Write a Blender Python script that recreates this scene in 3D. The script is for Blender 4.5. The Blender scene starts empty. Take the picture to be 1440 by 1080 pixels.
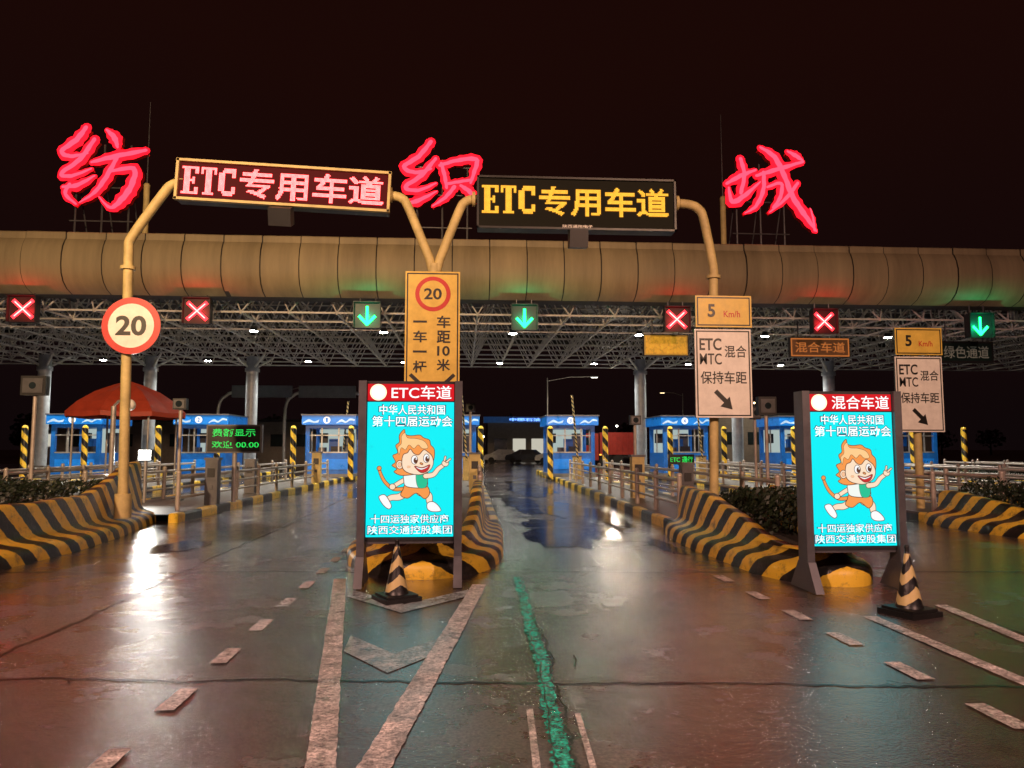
import bpy, math, random
from mathutils import Vector, Matrix
random.seed(7)
SC=bpy.context.scene
SC.view_settings.view_transform='Standard'
try: SC.view_settings.look='None'
except Exception: pass
SC.view_settings.exposure=0; SC.view_settings.gamma=1
COL=bpy.context.collection

# ------------------------------------------------------------------ materials
MATS={}
def newmat(name):
    m=bpy.data.materials.new(name); m.use_nodes=True
    return m,m.node_tree,m.node_tree.nodes['Principled BSDF']
def paint(name,col,rough=.5,metal=0,var=.25,scale=3.0,bump=0.0,emit=0,coat=0,streak=0):
    if name in MATS: return MATS[name]
    m,t,b=newmat(name)
    tc=t.nodes.new('ShaderNodeTexCoord')
    n=t.nodes.new('ShaderNodeTexNoise'); n.inputs['Scale'].default_value=scale; n.inputs['Detail'].default_value=5; n.inputs['Roughness'].default_value=.68
    if streak:
        mp=t.nodes.new('ShaderNodeMapping'); mp.inputs['Scale'].default_value=(1,.3,.12); t.links.new(tc.outputs['Object'],mp.inputs['Vector']); t.links.new(mp.outputs['Vector'],n.inputs['Vector'])
    else: t.links.new(tc.outputs['Object'],n.inputs['Vector'])
    r=t.nodes.new('ShaderNodeValToRGB')
    r.color_ramp.elements[0].position=.3; r.color_ramp.elements[1].position=.72
    r.color_ramp.elements[0].color=tuple(c*(1-var) for c in col)+(1,)
    r.color_ramp.elements[1].color=tuple(min(1,c*(1+var*.5)) for c in col)+(1,)
    t.links.new(n.outputs['Fac'],r.inputs['Fac']); t.links.new(r.outputs['Color'],b.inputs['Base Color'])
    mr=t.nodes.new('ShaderNodeMapRange'); mr.inputs['To Min'].default_value=max(.05,rough-.12); mr.inputs['To Max'].default_value=min(1,rough+.12)
    t.links.new(n.outputs['Fac'],mr.inputs['Value']); t.links.new(mr.outputs['Result'],b.inputs['Roughness'])
    b.inputs['Metallic'].default_value=metal
    if coat: b.inputs['Coat Weight'].default_value=coat; b.inputs['Coat Roughness'].default_value=.15
    if bump:
        bp=t.nodes.new('ShaderNodeBump'); bp.inputs['Strength'].default_value=bump; bp.inputs['Distance'].default_value=.02
        t.links.new(n.outputs['Fac'],bp.inputs['Height']); t.links.new(bp.outputs['Normal'],b.inputs['Normal'])
    if emit:
        t.links.new(r.outputs['Color'],b.inputs['Emission Color']); b.inputs['Emission Strength'].default_value=emit
        try: m.cycles.emission_sampling='NONE'
        except Exception: pass
    MATS[name]=m; return m
def glow(name,col,s=1.0,samp=False):
    if name in MATS: return MATS[name]
    m,t,b=newmat(name)
    b.inputs['Base Color'].default_value=(.005,.005,.005,1)
    b.inputs['Roughness'].default_value=.7; b.inputs['Specular IOR Level'].default_value=.1
    b.inputs['Emission Color'].default_value=(*col,1); b.inputs['Emission Strength'].default_value=s
    if not samp:
        try: m.cycles.emission_sampling='NONE'
        except Exception: pass
    MATS[name]=m; return m
def stripe_mat(name,diag,period,ca=(.84,.56,.05),cb=(.012,.012,.012),dirt=.62):
    m,t,b=newmat(name); N=t.nodes; L=t.links
    uv=N.new('ShaderNodeTexCoord'); sp=N.new('ShaderNodeSeparateXYZ'); L.new(uv.outputs['UV'],sp.inputs[0])
    nz=N.new('ShaderNodeTexNoise'); nz.inputs['Scale'].default_value=9; nz.inputs['Detail'].default_value=3
    L.new(uv.outputs['Object'],nz.inputs['Vector'])
    mu=N.new('ShaderNodeMath'); mu.operation='MULTIPLY'; mu.inputs[1].default_value=diag; L.new(sp.outputs['Y'],mu.inputs[0])
    ad=N.new('ShaderNodeMath'); ad.operation='ADD'; L.new(sp.outputs['X'],ad.inputs[0]); L.new(mu.outputs[0],ad.inputs[1])
    n2=N.new('ShaderNodeMath'); n2.operation='MULTIPLY_ADD'; n2.inputs[1].default_value=.05; L.new(nz.outputs['Fac'],n2.inputs[0]); L.new(ad.outputs[0],n2.inputs[2])
    dv=N.new('ShaderNodeMath'); dv.operation='DIVIDE'; dv.inputs[1].default_value=period; L.new(n2.outputs[0],dv.inputs[0])
    fr=N.new('ShaderNodeMath'); fr.operation='FRACT'; L.new(dv.outputs[0],fr.inputs[0])
    gt=N.new('ShaderNodeMath'); gt.operation='GREATER_THAN'; gt.inputs[1].default_value=.5; L.new(fr.outputs[0],gt.inputs[0])
    mx=N.new('ShaderNodeMix'); mx.data_type='RGBA'; mx.inputs['A'].default_value=(*ca,1); mx.inputs['B'].default_value=(*cb,1)
    L.new(gt.outputs[0],mx.inputs['Factor'])
    nb=N.new('ShaderNodeTexNoise'); nb.inputs['Scale'].default_value=4; nb.inputs['Detail'].default_value=7; nb.inputs['Roughness'].default_value=.78
    L.new(uv.outputs['Object'],nb.inputs['Vector'])
    rp=N.new('ShaderNodeValToRGB'); rp.color_ramp.elements[0].position=dirt-.10; rp.color_ramp.elements[1].position=dirt+.10
    L.new(nb.outputs['Fac'],rp.inputs['Fac'])
    md=N.new('ShaderNodeMix'); md.data_type='RGBA'; md.inputs['B'].default_value=(.07,.055,.045,1)
    L.new(rp.outputs['Color'],md.inputs['Factor']); L.new(mx.outputs['Result'],md.inputs['A'])
    L.new(md.outputs['Result'],b.inputs['Base Color'])
    b.inputs['Roughness'].default_value=.30
    bp=N.new('ShaderNodeBump'); bp.inputs['Strength'].default_value=.5; bp.inputs['Distance'].default_value=.025
    L.new(nb.outputs['Fac'],bp.inputs['Height']); L.new(bp.outputs['Normal'],b.inputs['Normal'])
    return m
def road_mat(name,c0,c1,r0,r1,bump,scale=1.0,slab=False,spread=.12):
    m,t,b=newmat(name); N=t.nodes; L=t.links
    tc=N.new('ShaderNodeTexCoord')
    def noise(s,d=5,r=.6):
        n=N.new('ShaderNodeTexNoise'); n.inputs['Scale'].default_value=s; n.inputs['Detail'].default_value=d; n.inputs['Roughness'].default_value=r
        L.new(tc.outputs['Object'],n.inputs['Vector']); return n
    big=noise(.35*scale,4,.6); mid=noise(2.2*scale,5,.7); fine=noise(45,4,.75)
    r=N.new('ShaderNodeValToRGB'); r.color_ramp.elements[0].position=.5-spread*1.4; r.color_ramp.elements[1].position=.5+spread*1.4
    r.color_ramp.elements[0].color=(*c0,1); r.color_ramp.elements[1].color=(*c1,1)
    L.new(mid.outputs['Fac'],r.inputs['Fac'])
    mx=N.new('ShaderNodeMix'); mx.data_type='RGBA'; mx.blend_type='MULTIPLY'; mx.inputs['Factor'].default_value=.85
    rg=N.new('ShaderNodeValToRGB'); rg.color_ramp.elements[0].position=.40; rg.color_ramp.elements[0].color=(.18,.18,.18,1); rg.color_ramp.elements[1].position=.62; rg.color_ramp.elements[1].color=(1.5,1.5,1.5,1)
    L.new(fine.outputs['Fac'],rg.inputs['Fac']); L.new(r.outputs['Color'],mx.inputs['A']); L.new(rg.outputs['Color'],mx.inputs['B'])
    mb_=N.new('ShaderNodeMix'); mb_.data_type='RGBA'; mb_.blend_type='MULTIPLY'; mb_.inputs['Factor'].default_value=.75 if slab else 0
    rb=N.new('ShaderNodeValToRGB'); rb.color_ramp.elements[0].position=.40; rb.color_ramp.elements[0].color=(.42,.42,.45,1); rb.color_ramp.elements[1].position=.60; rb.color_ramp.elements[1].color=(1.15,1.12,1.1,1)
    L.new(big.outputs['Fac'],rb.inputs['Fac']); L.new(mx.outputs['Result'],mb_.inputs['A']); L.new(rb.outputs['Color'],mb_.inputs['B'])
    L.new(mb_.outputs['Result'],b.inputs['Base Color'])
    a=N.new('ShaderNodeMath'); a.operation='MULTIPLY_ADD'; a.inputs[1].default_value=.6; L.new(big.outputs['Fac'],a.inputs[0])
    a2=N.new('ShaderNodeMath'); a2.operation='MULTIPLY'; a2.inputs[1].default_value=.4; L.new(mid.outputs['Fac'],a2.inputs[0]); L.new(a2.outputs[0],a.inputs[2])
    mr=N.new('ShaderNodeMapRange'); mr.inputs['From Min'].default_value=.42; mr.inputs['From Max'].default_value=.58; mr.inputs['To Min'].default_value=r0; mr.inputs['To Max'].default_value=r1
    L.new(a.outputs[0],mr.inputs['Value']); L.new(mr.outputs['Result'],b.inputs['Roughness'])
    b1=N.new('ShaderNodeBump'); b1.inputs['Strength'].default_value=bump; b1.inputs['Distance'].default_value=.006; L.new(fine.outputs['Fac'],b1.inputs['Height'])
    b3=N.new('ShaderNodeBump'); b3.inputs['Strength'].default_value=bump*.5; b3.inputs['Distance'].default_value=.02; L.new(mid.outputs['Fac'],b3.inputs['Height']); L.new(b1.outputs['Normal'],b3.inputs['Normal'])
    L.new(b3.outputs['Normal'],b.inputs['Normal'])
    b.inputs['Specular IOR Level'].default_value=.9
    if slab:
        b.inputs['Coat Weight'].default_value=.9; b.inputs['Coat Roughness'].default_value=.10
        L.new(b3.outputs['Normal'],b.inputs['Coat Normal'])
    return m

M_road=road_mat('wet_concrete',(.058,.043,.041),(.140,.102,.096),.08,.36,.62,slab=True)
M_ground=road_mat('wet_asphalt',(.02,.018,.016),(.04,.035,.03),.3,.6,.4)
M_puddle=road_mat('standing_water',(.012,.011,.011),(.022,.020,.020),.06,.16,.16)
M_wpaint=road_mat('worn_road_paint',(.26,.24,.225),(.88,.82,.78),.25,.5,.6,2.5)
M_bpaint=road_mat('faded_chevron_paint',(.14,.16,.16),(.55,.60,.60),.15,.4,.5,2.5)
M_crack=paint('crack_dark',(.008,.008,.008),.35)
M_sealrefl=road_mat('sealant_green_reflection',(.010,.12,.085),(.03,.80,.55),.05,.20,1.0,9.0,spread=.07)  # teal base colour paints in the green arrow's reflection along the seam
M_stripe=stripe_mat('hazard_stripe',1.0,.56)
M_kerb=stripe_mat('kerb_blocks',0.0,2.0)
M_post=stripe_mat('post_stripe',1.0,.6)
M_cone=stripe_mat('cone_stripe',1.0,.20,ca=(.62,.50,.22),cb=(.012,.012,.014),dirt=.66)
M_conc=paint('concrete',(.16,.145,.13),.55,bump=.3)
M_yel=paint('yellow_steel',(.60,.48,.20),.6,var=.35,scale=2.5)
M_fas=paint('fascia_metal',(.33,.27,.155),.62,metal=0,var=.38,scale=.9,streak=1)
M_fasseam=paint('fascia_seam',(.03,.025,.02),.6)
M_dark=paint('dark_metal',(.02,.02,.022),.45)
M_grey=paint('grey_metal',(.12,.12,.13),.4,metal=.4)
M_steel=paint('galvanised',(.42,.40,.37),.35,metal=.5)
M_truss=paint('truss_paint',(.60,.60,.57),.5)
M_roof=paint('roof_sheet',(.04,.04,.045),.6)
M_rail=paint('rail_paint',(.50,.44,.38),.35,metal=.3)
M_col=paint('column_paint',(.30,.33,.36),.4)
M_white=paint('white_sign',(.82,.80,.74),.4,var=.16,scale=5)
M_ysign=paint('yellow_sign',(.74,.52,.09),.4,var=.2,scale=4)
M_black=paint('black_paint',(.01,.01,.01),.4)
M_red=paint('red_paint',(.55,.025,.02),.4,var=.1)
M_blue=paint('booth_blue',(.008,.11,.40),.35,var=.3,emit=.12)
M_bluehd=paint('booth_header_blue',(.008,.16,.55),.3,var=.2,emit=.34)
M_glassd=paint('dark_glass',(.02,.03,.035),.08)
M_leaf=paint('hedge_leaf',(.018,.030,.012),.5,scale=6,var=.5)
M_soil=paint('soil',(.03,.025,.02),.8,bump=.5)
M_tent=paint('tent_fabric',(.36,.045,.018),.6)
M_truckred=paint('truck_red',(.40,.03,.02),.45)
M_tyre=paint('tyre',(.012,.012,.012),.7)
M_wall=paint('wall_render',(.20,.18,.165),.7)
E_white=glow('lamp_white',(1,.95,.85),12)
E_warm=glow('lamp_warm',(1,.75,.4),8)
E_text=glow('screen_white',(1,1,1),1.2)
E_cyan=glow('screen_cyan',(.0,.47,.50),1.9,True)
E_redp=glow('screen_red',(.70,.008,.015),1.0)
E_red=glow('neon_red',(1,.006,.018),2.4,True)
E_pink=glow('neon_core',(1,.045,.085),2.8)
E_X=glow('signal_red',(1,.025,.035),5.0)
E_Xc=glow('signal_red_core',(1,.40,.35),3.0)
E_G=glow('signal_green',(.01,1,.13),9,True)
E_ledr=glow('led_red',(1,.20,.19),6)
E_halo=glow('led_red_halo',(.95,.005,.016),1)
E_ledrb=glow('led_red_back_glow',(.10,.0,.003),1)  # back panel emits dim red, glow around the text put into its colour
E_ledy=glow('led_amber',(1,.47,.04),2.3)
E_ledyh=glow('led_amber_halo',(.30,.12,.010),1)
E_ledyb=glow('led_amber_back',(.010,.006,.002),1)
E_ledg=glow('led_green',(.03,.9,.12),1.6)
E_win=glow('booth_window_light',(.66,.80,.76),.58)
E_win2=glow('lit_window',(.9,.85,.7),.6)
E_blue=glow('blue_neon',(.15,.35,1),2.5)

# ------------------------------------------------------------------ mesh builder
class MB:
    def __init__(s): s.v=[];s.f=[];s.m=[];s.uv=[];s.mats=[];s.s=[]
    def mi(s,mat):
        if mat not in s.mats: s.mats.append(mat)
        return s.mats.index(mat)
    def add(s,vs,fs,mat,uvs=None,smooth=False):
        b=len(s.v); s.v+= [tuple(v) for v in vs]; i=s.mi(mat)
        for k,f in enumerate(fs):
            s.f.append([b+j for j in f]); s.m.append(i); s.s.append(smooth)
            s.uv.append(uvs[k] if uvs else [(0,0)]*len(f))
    def box(s,c,d,mat,rz=0,M=None):
        x,y,z=d[0]/2,d[1]/2,d[2]/2
        vs=[Vector((i*x,j*y,k*z)) for i in(-1,1) for j in(-1,1) for k in(-1,1)]
        R=Matrix.Rotation(rz,3,'Z') if M is None else M
        vs=[R@v+Vector(c) for v in vs]
        s.add(vs,[(0,1,3,2),(4,6,7,5),(0,4,5,1),(2,3,7,6),(0,2,6,4),(1,5,7,3)],mat)
    def cyl(s,p,q,r,mat,n=10,r2=None,caps=True):
        p=Vector(p);q=Vector(q);r2=r if r2 is None else r2
        d=(q-p); L=d.length; d.normalize()
        a=d.orthogonal().normalized(); b=d.cross(a)
        vs=[];fs=[];u=[]
        for i in range(n):
            an=2*math.pi*i/n; o=a*math.cos(an)+b*math.sin(an)
            vs+=[p+o*r,q+o*r2]
        for i in range(n):
            j=(i+1)%n; fs.append((2*i,2*j,2*j+1,2*i+1))
            u.append([(i/n*2*r*3.14,0),((i+1)/n*2*r*3.14,0),((i+1)/n*2*r*3.14,L),(i/n*2*r*3.14,L)])
        s.add(vs,fs,mat,u,n>6)
        if caps:
            s.add([vs[2*i] for i in range(n)],[tuple(range(n))[::-1]],mat)
            s.add([vs[2*i+1] for i in range(n)],[tuple(range(n))],mat,[[(0,L)]*n])
    def tube(s,pts,r,mat,n=12):
        pts=[Vector(p) for p in pts]; N=len(pts); vs=[];fs=[]
        ref=Vector((0,1,0))
        for i,p in enumerate(pts):
            d=(pts[min(i+1,N-1)]-pts[max(i-1,0)]).normalized()
            a=(ref-d*ref.dot(d)); a=a.normalized() if a.length>.05 else d.orthogonal().normalized()
            b=d.cross(a)
            for k in range(n):
                an=2*math.pi*k/n; vs.append(p+(a*math.cos(an)+b*math.sin(an))*r)
        for i in range(N-1):
            for k in range(n): fs.append((i*n+k,i*n+(k+1)%n,(i+1)*n+(k+1)%n,(i+1)*n+k))
        s.add(vs,fs,mat,None,True)
        s.add(vs[:n],[tuple(range(n))],mat); s.add(vs[-n:],[tuple(range(n))],mat)
    def ball(s,c,r,mat,n=10,m=6,sz=1):
        vs=[];fs=[]
        for i in range(m+1):
            ph=math.pi*i/m
            for j in range(n):
                th=2*math.pi*j/n
                vs.append((c[0]+r*math.sin(ph)*math.cos(th),c[1]+r*math.sin(ph)*math.sin(th),c[2]+r*sz*math.cos(ph)))
        for i in range(m):
            for j in range(n):
                fs.append((i*n+j,(i+1)*n+j,(i+1)*n+(j+1)%n,i*n+(j+1)%n))
        s.add(vs,fs,mat,None,True)
    def poly(s,pts,y,mat):
        s.add([(p[0],y,p[1]) for p in pts],[tuple(range(len(pts)))],mat)
    def disc(s,c,r,y,mat,n=28):
        s.poly([(c[0]+r*math.cos(2*math.pi*i/n),c[1]+r*math.sin(2*math.pi*i/n)) for i in range(n)],y,mat)
    def text(s,body,x0,x1,z0,z1,y,mat,off=0.0):
        vs,fs,bb=glyphs(body,off)
        w=bb[1]-bb[0];h=bb[3]-bb[2]
        s.add([(x0+(v[0]-bb[0])/w*(x1-x0),y,z0+(v[1]-bb[2])/h*(z1-z0)) for v in vs],fs,mat)
    def make(s,name,loc=(0,0,0),rot=None,parent=None):
        me=bpy.data.meshes.new(name); me.from_pydata(s.v,[],s.f)
        for m in s.mats: me.materials.append(m)
        me.polygons.foreach_set('material_index',s.m)
        ul=me.uv_layers.new(name='UVMap')
        ul.data.foreach_set('uv',[c for f in s.uv for p in f for c in p])
        me.polygons.foreach_set('use_smooth',s.s)
        me.update()
        o=bpy.data.objects.new(name,me); COL.objects.link(o); o.location=loc
        if rot: o.rotation_euler=rot
        if parent: o.parent=parent
        return o
_g={}
def glyphs(body,off=0.0):
    k=(body,off)
    if k in _g: return _g[k]
    c=bpy.data.curves.new('tmp','FONT'); c.body=body; c.offset=off; c.resolution_u=4
    o=bpy.data.objects.new('tmp',c); COL.objects.link(o)
    dg=bpy.context.evaluated_depsgraph_get(); dg.update()
    me=bpy.data.meshes.new_from_object(o.evaluated_get(dg))
    vs=[(v.co.x,v.co.y) for v in me.vertices]; fs=[tuple(p.vertices) for p in me.polygons]
    bb=(min(v[0] for v in vs),max(v[0] for v in vs),min(v[1] for v in vs),max(v[1] for v in vs))
    bpy.data.objects.remove(o); bpy.data.curves.remove(c); bpy.data.meshes.remove(me)
    _g[k]=(vs,fs,bb); return _g[k]
def raster(vs,fs,nx,nz,bb):
    on=set()
    sx=nx/(bb[1]-bb[0]); sz=nz/(bb[3]-bb[2])
    P=[((v[0]-bb[0])*sx,(v[1]-bb[2])*sz) for v in vs]
    for f in fs:
        for q in range(1,len(f)-1):
            a,b,c=P[f[0]],P[f[q]],P[f[q+1]]
            den=(b[1]-c[1])*(a[0]-c[0])+(c[0]-b[0])*(a[1]-c[1])
            if abs(den)<1e-9: continue
            for i in range(max(0,int(min(a[0],b[0],c[0])-.5)),int(max(a[0],b[0],c[0])+1)):
                for j in range(max(0,int(min(a[1],b[1],c[1])-.5)),int(max(a[1],b[1],c[1])+1)):
                    x=i+.5;y=j+.5
                    l1=((b[1]-c[1])*(x-c[0])+(c[0]-b[0])*(y-c[1]))/den
                    l2=((c[1]-a[1])*(x-c[0])+(a[0]-c[0])*(y-c[1]))/den
                    if l1>=-.02 and l2>=-.02 and l1+l2<=1.02: on.add((i,j))
    return on
def dot(mb,cx,cz,h,y,mat):
    mb.poly([(cx-h,cz-h*.4),(cx-h*.4,cz-h),(cx+h*.4,cz-h),(cx+h,cz-h*.4),(cx+h,cz+h*.4),(cx+h*.4,cz+h),(cx-h*.4,cz+h),(cx-h,cz+h*.4)],y,mat)
def leds(mb,body,x0,x1,z0,z1,y,mat,nz,fat=.9,off=.01,halo=None):
    vs,fs,bb=glyphs(body,off)
    p=(z1-z0)/nz; nx=int(round((x1-x0)/p))
    for (i,j) in raster(vs,fs,nx,nz,bb):
        cx=x0+(i+.5)*p; cz=z0+(j+.5)*p
        dot(mb,cx,cz,p*fat/2,y,mat)
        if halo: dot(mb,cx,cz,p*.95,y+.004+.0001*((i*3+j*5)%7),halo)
ETC_RECTS=[
 (0,0,11,2.4),(0,21.6,11,24),(1.6,0,5.4,24),(5,11,9,13.4),(9,0,11,6),(9,18,11,24),(7,9,9,15),
 (12.5,21.6,23.5,24),(12.5,18,14.5,24),(21.5,18,23.5,24),(16,0,20,24),(14.5,0,21.5,2.4),
 (27,2,36,3.8),(27,20.2,36,22),(28,0.3,34,2.5),(28,21.5,34,23.7),(25,4,28.6,20),(34,3,36,8),(34,16,36,24)]
def leds_etc(mb,x0,z0,z1,y,mat,fat=.9,halo=None,stretch=1.0):
    p=(z1-z0)/24
    n=int(37*stretch)
    for i in range(n):
        for j in range(25):
            q=(i+.5)/stretch
            if any(a<=q<=c and b<=j+.5<=d for a,b,c,d in ETC_RECTS):
                cx=x0+(i+.5)*p; cz=z0+(j+.5)*p
                dot(mb,cx,cz,p*fat/2,y,mat)
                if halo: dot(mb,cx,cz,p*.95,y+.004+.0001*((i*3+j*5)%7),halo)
    return x0+n*p
def crom(pts,n=6,closed=False):
    out=[];N=len(pts)
    for i in range(N if closed else N-1):
        g=(lambda k:pts[k%N]) if closed else (lambda k:pts[max(0,min(N-1,k))])
        a,b,c,d=g(i-1),g(i),g(i+1),g(i+2)
        for k in range(n):
            t=k/n
            out.append(tuple(.5*((2*b[q])+(-a[q]+c[q])*t+(2*a[q]-5*b[q]+4*c[q]-d[q])*t*t+(-a[q]+3*b[q]-3*c[q]+d[q])*t**3) for q in range(len(b))))
    if not closed: out.append(tuple(pts[-1]))
    return out

# ------------------------------------------------------------------ ground, road, markings
def sheet(mb,pts,z,mat): mb.add([(p[0],p[1],z) for p in pts],[tuple(range(len(pts)))],mat)
mb=MB(); sheet(mb,[(-400,-100),(400,-100),(400,700),(-400,700)],0,M_ground); mb.make('ground')
mb=MB(); sheet(mb,[(-45,-30),(48,-30),(48,110),(-45,110)],.004,M_road); mb.make('road')
def ragged(path,w,z,mat,jit=.3,seg=.08,mb=None,wob=1.0):
    pts=[]
    for i in range(len(path)-1):
        a=Vector(path[i]);b=Vector(path[i+1]); n=max(2,int((b-a).length/seg))
        for k in range(n): pts.append(a.lerp(b,k/n))
    pts.append(Vector(path[-1]))
    vs=[];off=0
    for i,p in enumerate(pts):
        d=(pts[min(i+1,len(pts)-1)]-pts[max(i-1,0)]).normalized(); n=Vector((-d.y,d.x))
        off=off*.85+random.uniform(-1,1)*w*jit*wob
        a=w/2*(1+random.uniform(-jit,jit)); b=w/2*(1+random.uniform(-jit,jit))
        q=p+n*off
        vs+=[(q.x+n.x*a,q.y+n.y*a,z),(q.x-n.x*b,q.y-n.y*b,z)]
    mb.add(vs,[(2*i,2*i+1,2*i+3,2*i+2) for i in range(len(pts)-1)],mat)
mb=MB()
zc=[.008]
def crk(path,w,j=.6,s=.07):
    zc[0]+=.0004; ragged(path,w,zc[0],M_crack,j,s,mb)
crk([(-12,6.3),(-3.2,5.57),(.35,5.22),(3.77,4.92),(12,4.2)],.034)
crk([(-14,10.9),(-5.94,10.22),(7.24,9.35),(14,8.8)],.040,.5,.1)
crk([(-3.52,2),(-3.52,6.1),(-3.6,11),(-3.7,24)],.030,.6,.09)
crk([(-5.5,15.0),(-1.9,14.8)],.03,.6,.1)
crk([(-5.2,20),(-1.6,19.8)],.03,.6,.1)
crk([(1,15.1),(3.6,14.9)],.03,.6,.1); crk([(1.1,20),(4,19.8)],.03,.6,.1)
crk([(4.9,2),(4.8,7)],.024,.6,.09)
for _ in range(12):
    x=random.uniform(-4,5); y=random.uniform(3.8,8.5); a=random.uniform(0,3.14); l=random.uniform(.12,.5)
    crk([(x,y),(x+math.cos(a)*l*.5+random.uniform(-.05,.05),y+math.sin(a)*l*.5+random.uniform(-.05,.05)),(x+math.cos(a)*l,y+math.sin(a)*l)],.010,.7,.04)
mb.make('pavement_crack')
mb=MB()
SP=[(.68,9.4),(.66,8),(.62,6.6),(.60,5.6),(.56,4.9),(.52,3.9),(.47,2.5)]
ragged(SP,.105,.0160,M_sealrefl,.30,.022,mb,.16)
ragged([(x+.055,y) for x,y in SP],.016,.0175,M_crack,.8,.04,mb,1.4)
ragged([(x-.03,y) for x,y in SP[2:]],.007,.0180,M_crack,.8,.04,mb,1.8)
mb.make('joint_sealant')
mb=MB(); zz=[.012]
def strip(x0,y0,x1,y1,w,mat=M_wpaint,seg=.05):
    zz[0]+=.00003; ragged([(x0,y0),(x1,y1)],w,zz[0],mat,.06,seg,mb,.08)
strip(-1.48,9.4,-.42,2.0,.15)
strip(.21,8.9,-.60,2.6,.17)
for k in range(16): strip(-1.80,14.0-1.0*k-.18,-1.80,14.0-1.0*k+.24,.12)
for y in (9.1,8.05,7.1,6.2,5.3,4.39,3.4): strip(3.2,y-.2,3.2,y+.22,.13)
strip(3.86,7.0,3.80,2.5,.13); strip(4.86,7.45,4.40,4.0,.13)
def chev(ax,ay,lx,ly,rx,ry,w):
    sheet(mb,[(ax,ay),(lx,ly),(lx+.02,ly-w),(ax,ay-w)],.0105,M_bpaint); sheet(mb,[(ax,ay),(ax,ay-w),(rx-.02,ry-w),(rx,ry)],.0105,M_bpaint)
chev(-.58,7.85,-1.25,8.7,.08,8.6,.40); chev(-.52,6.0,-.94,6.6,-.12,6.55,.50)
strip(.42,4.7,.34,3.0,.04); strip(.70,4.6,.62,3.0,.035)
mb.make('lane_marking')
mb=MB()
def blob(cx,cy,rx,ry,z,mat):
    ph=[random.uniform(0,6.28) for _ in range(6)]
    pts=[]
    for i in range(90):
        a=2*math.pi*i/90; r=1+.16*math.sin(2*a+ph[0])+.12*math.sin(3*a+ph[1])+.09*math.sin(5*a+ph[2])+.06*math.sin(9*a+ph[3])+.04*math.sin(17*a+ph[4])+.03*math.sin(29*a+ph[5])
        pts.append((cx+rx*r*math.cos(a),cy+ry*r*math.sin(a)))
    sheet(mb,pts,z,mat)
blob(2.0,14.6,.8,2.6,.0085,M_puddle); blob(2.9,18.5,.7,3.2,.0090,M_puddle); blob(1.7,21.5,.4,3.6,.0095,M_puddle); blob(2.6,30,.9,5,.0085,M_puddle)
blob(-3.2,28,.8,5,.0085,M_puddle); blob(-4.6,12.6,.35,.9,.0085,M_puddle); blob(3.3,12.2,.2,.8,.0085,M_puddle)
mb.make('puddle')

# ------------------------------------------------------------------ toll islands
def guard(mb,path,hfun,soil=.30,top_mat=M_conc,kerbout=.34):
    P=crom(path,8); n=len(P)
    arc=[0]
    for i in range(1,n): arc.append(arc[-1]+math.dist(P[i],P[i-1]))
    nose=min(range(n),key=lambda i:P[i][1])
    vs=[];uvr=[]
    for i in range(n):
        a=P[max(i-1,0)];b=P[min(i+1,n-1)]; d=Vector((b[0]-a[0],b[1]-a[1])).normalized(); nx,ny=d.y,-d.x
        h=hfun(P[i]); k=kerbout*(1+.04*math.sin(arc[i]*3.1)); h+=.012*math.sin(arc[i]*4.3)
        prof=[(k,0),(k*1.01,.13),(k*.93,.19),(k*.75,.235),(k*.45,.265),(k*.25,.30),(k*.12,.36),(.03,.30+.35*(h-.30)),(0,h-.05),(-.02,h-.01),(-.06,h),(-.15,h),(-.18,h-.03),(-.20,soil)]
        L=0;prev=None
        for (o,z) in prof:
            if prev: L+=math.dist(prev,(o,z))
            prev=(o,z)
            vs.append((P[i][0]+nx*o,P[i][1]+ny*o,z)); uvr.append((abs(arc[i]-arc[nose]),L))
    m=14; fs=[];uvs=[]
    for i in range(n-1):
        for j in range(m-1):
            f=(i*m+j,i*m+j+1,(i+1)*m+j+1,(i+1)*m+j); fs.append(f); uvs.append([uvr[q] for q in f])
    mb.add(vs,fs,M_stripe,uvs,True)
    for i in (0,n-1):
        mb.add(vs[i*m:i*m+m],[tuple(range(m))],M_stripe,[[uvr[i*m+q] for q in range(m)]])
    sheet(mb,[(vs[i*m+m-1][0],vs[i*m+m-1][1]) for i in range(n)],soil-.02,top_mat)
def kerbrun(mb,x0,y0,x1,y1,w=.2,h=.2,off=0):
    d=Vector((x1-x0,y1-y0));L=d.length;d.normalize();n=Vector((d.y,-d.x))*w/2
    prof=[(-1,0),(-1,h*.8),(-.7,h),(.7,h),(1,h*.8),(1,0)]
    vs=[];uv=[]
    seg=int(L/1.0)+1
    for i in range(seg+1):
        t=i/seg; jx=random.uniform(-.012,.012); jz=random.uniform(-.008,.008)
        for a,z in prof: vs.append((x0+(x1-x0)*t+n.x*a+jx,y0+(y1-y0)*t+n.y*a,z+(jz if z else 0))); uv.append((L*t+off,z))
    fs=[];us=[]
    for i in range(seg):
        for j in range(5):
            f=(i*6+j,i*6+j+1,(i+1)*6+j+1,(i+1)*6+j); fs.append(f); us.append([uv[q] for q in f])
    for i in (0,seg): f=tuple(i*6+j for j in range(6)); fs.append(f); us.append([uv[q] for q in f])
    mb.add(vs,fs,M_kerb,us)
def island(xl0,xl1,xr0,xr1,y0,y1,path,hfun,soil,top=M_conc,ko=.34):
    mb=MB(); guard(mb,path,hfun,soil,top,ko)
    kerbrun(mb,xl0,y0,xl1,y1); kerbrun(mb,xr0,y0,xr1,y1,off=.6)
    sheet(mb,[(xl0+.08,y0),(xr0-.08,y0),(xr1-.08,y1),(xl1+.08,y1)],.185,M_conc)
    return mb.make('toll_island')
def sm(a,b,t): t=max(0,min(1,t)); t=t*t*(3-2*t); return a+(b-a)*t
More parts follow.
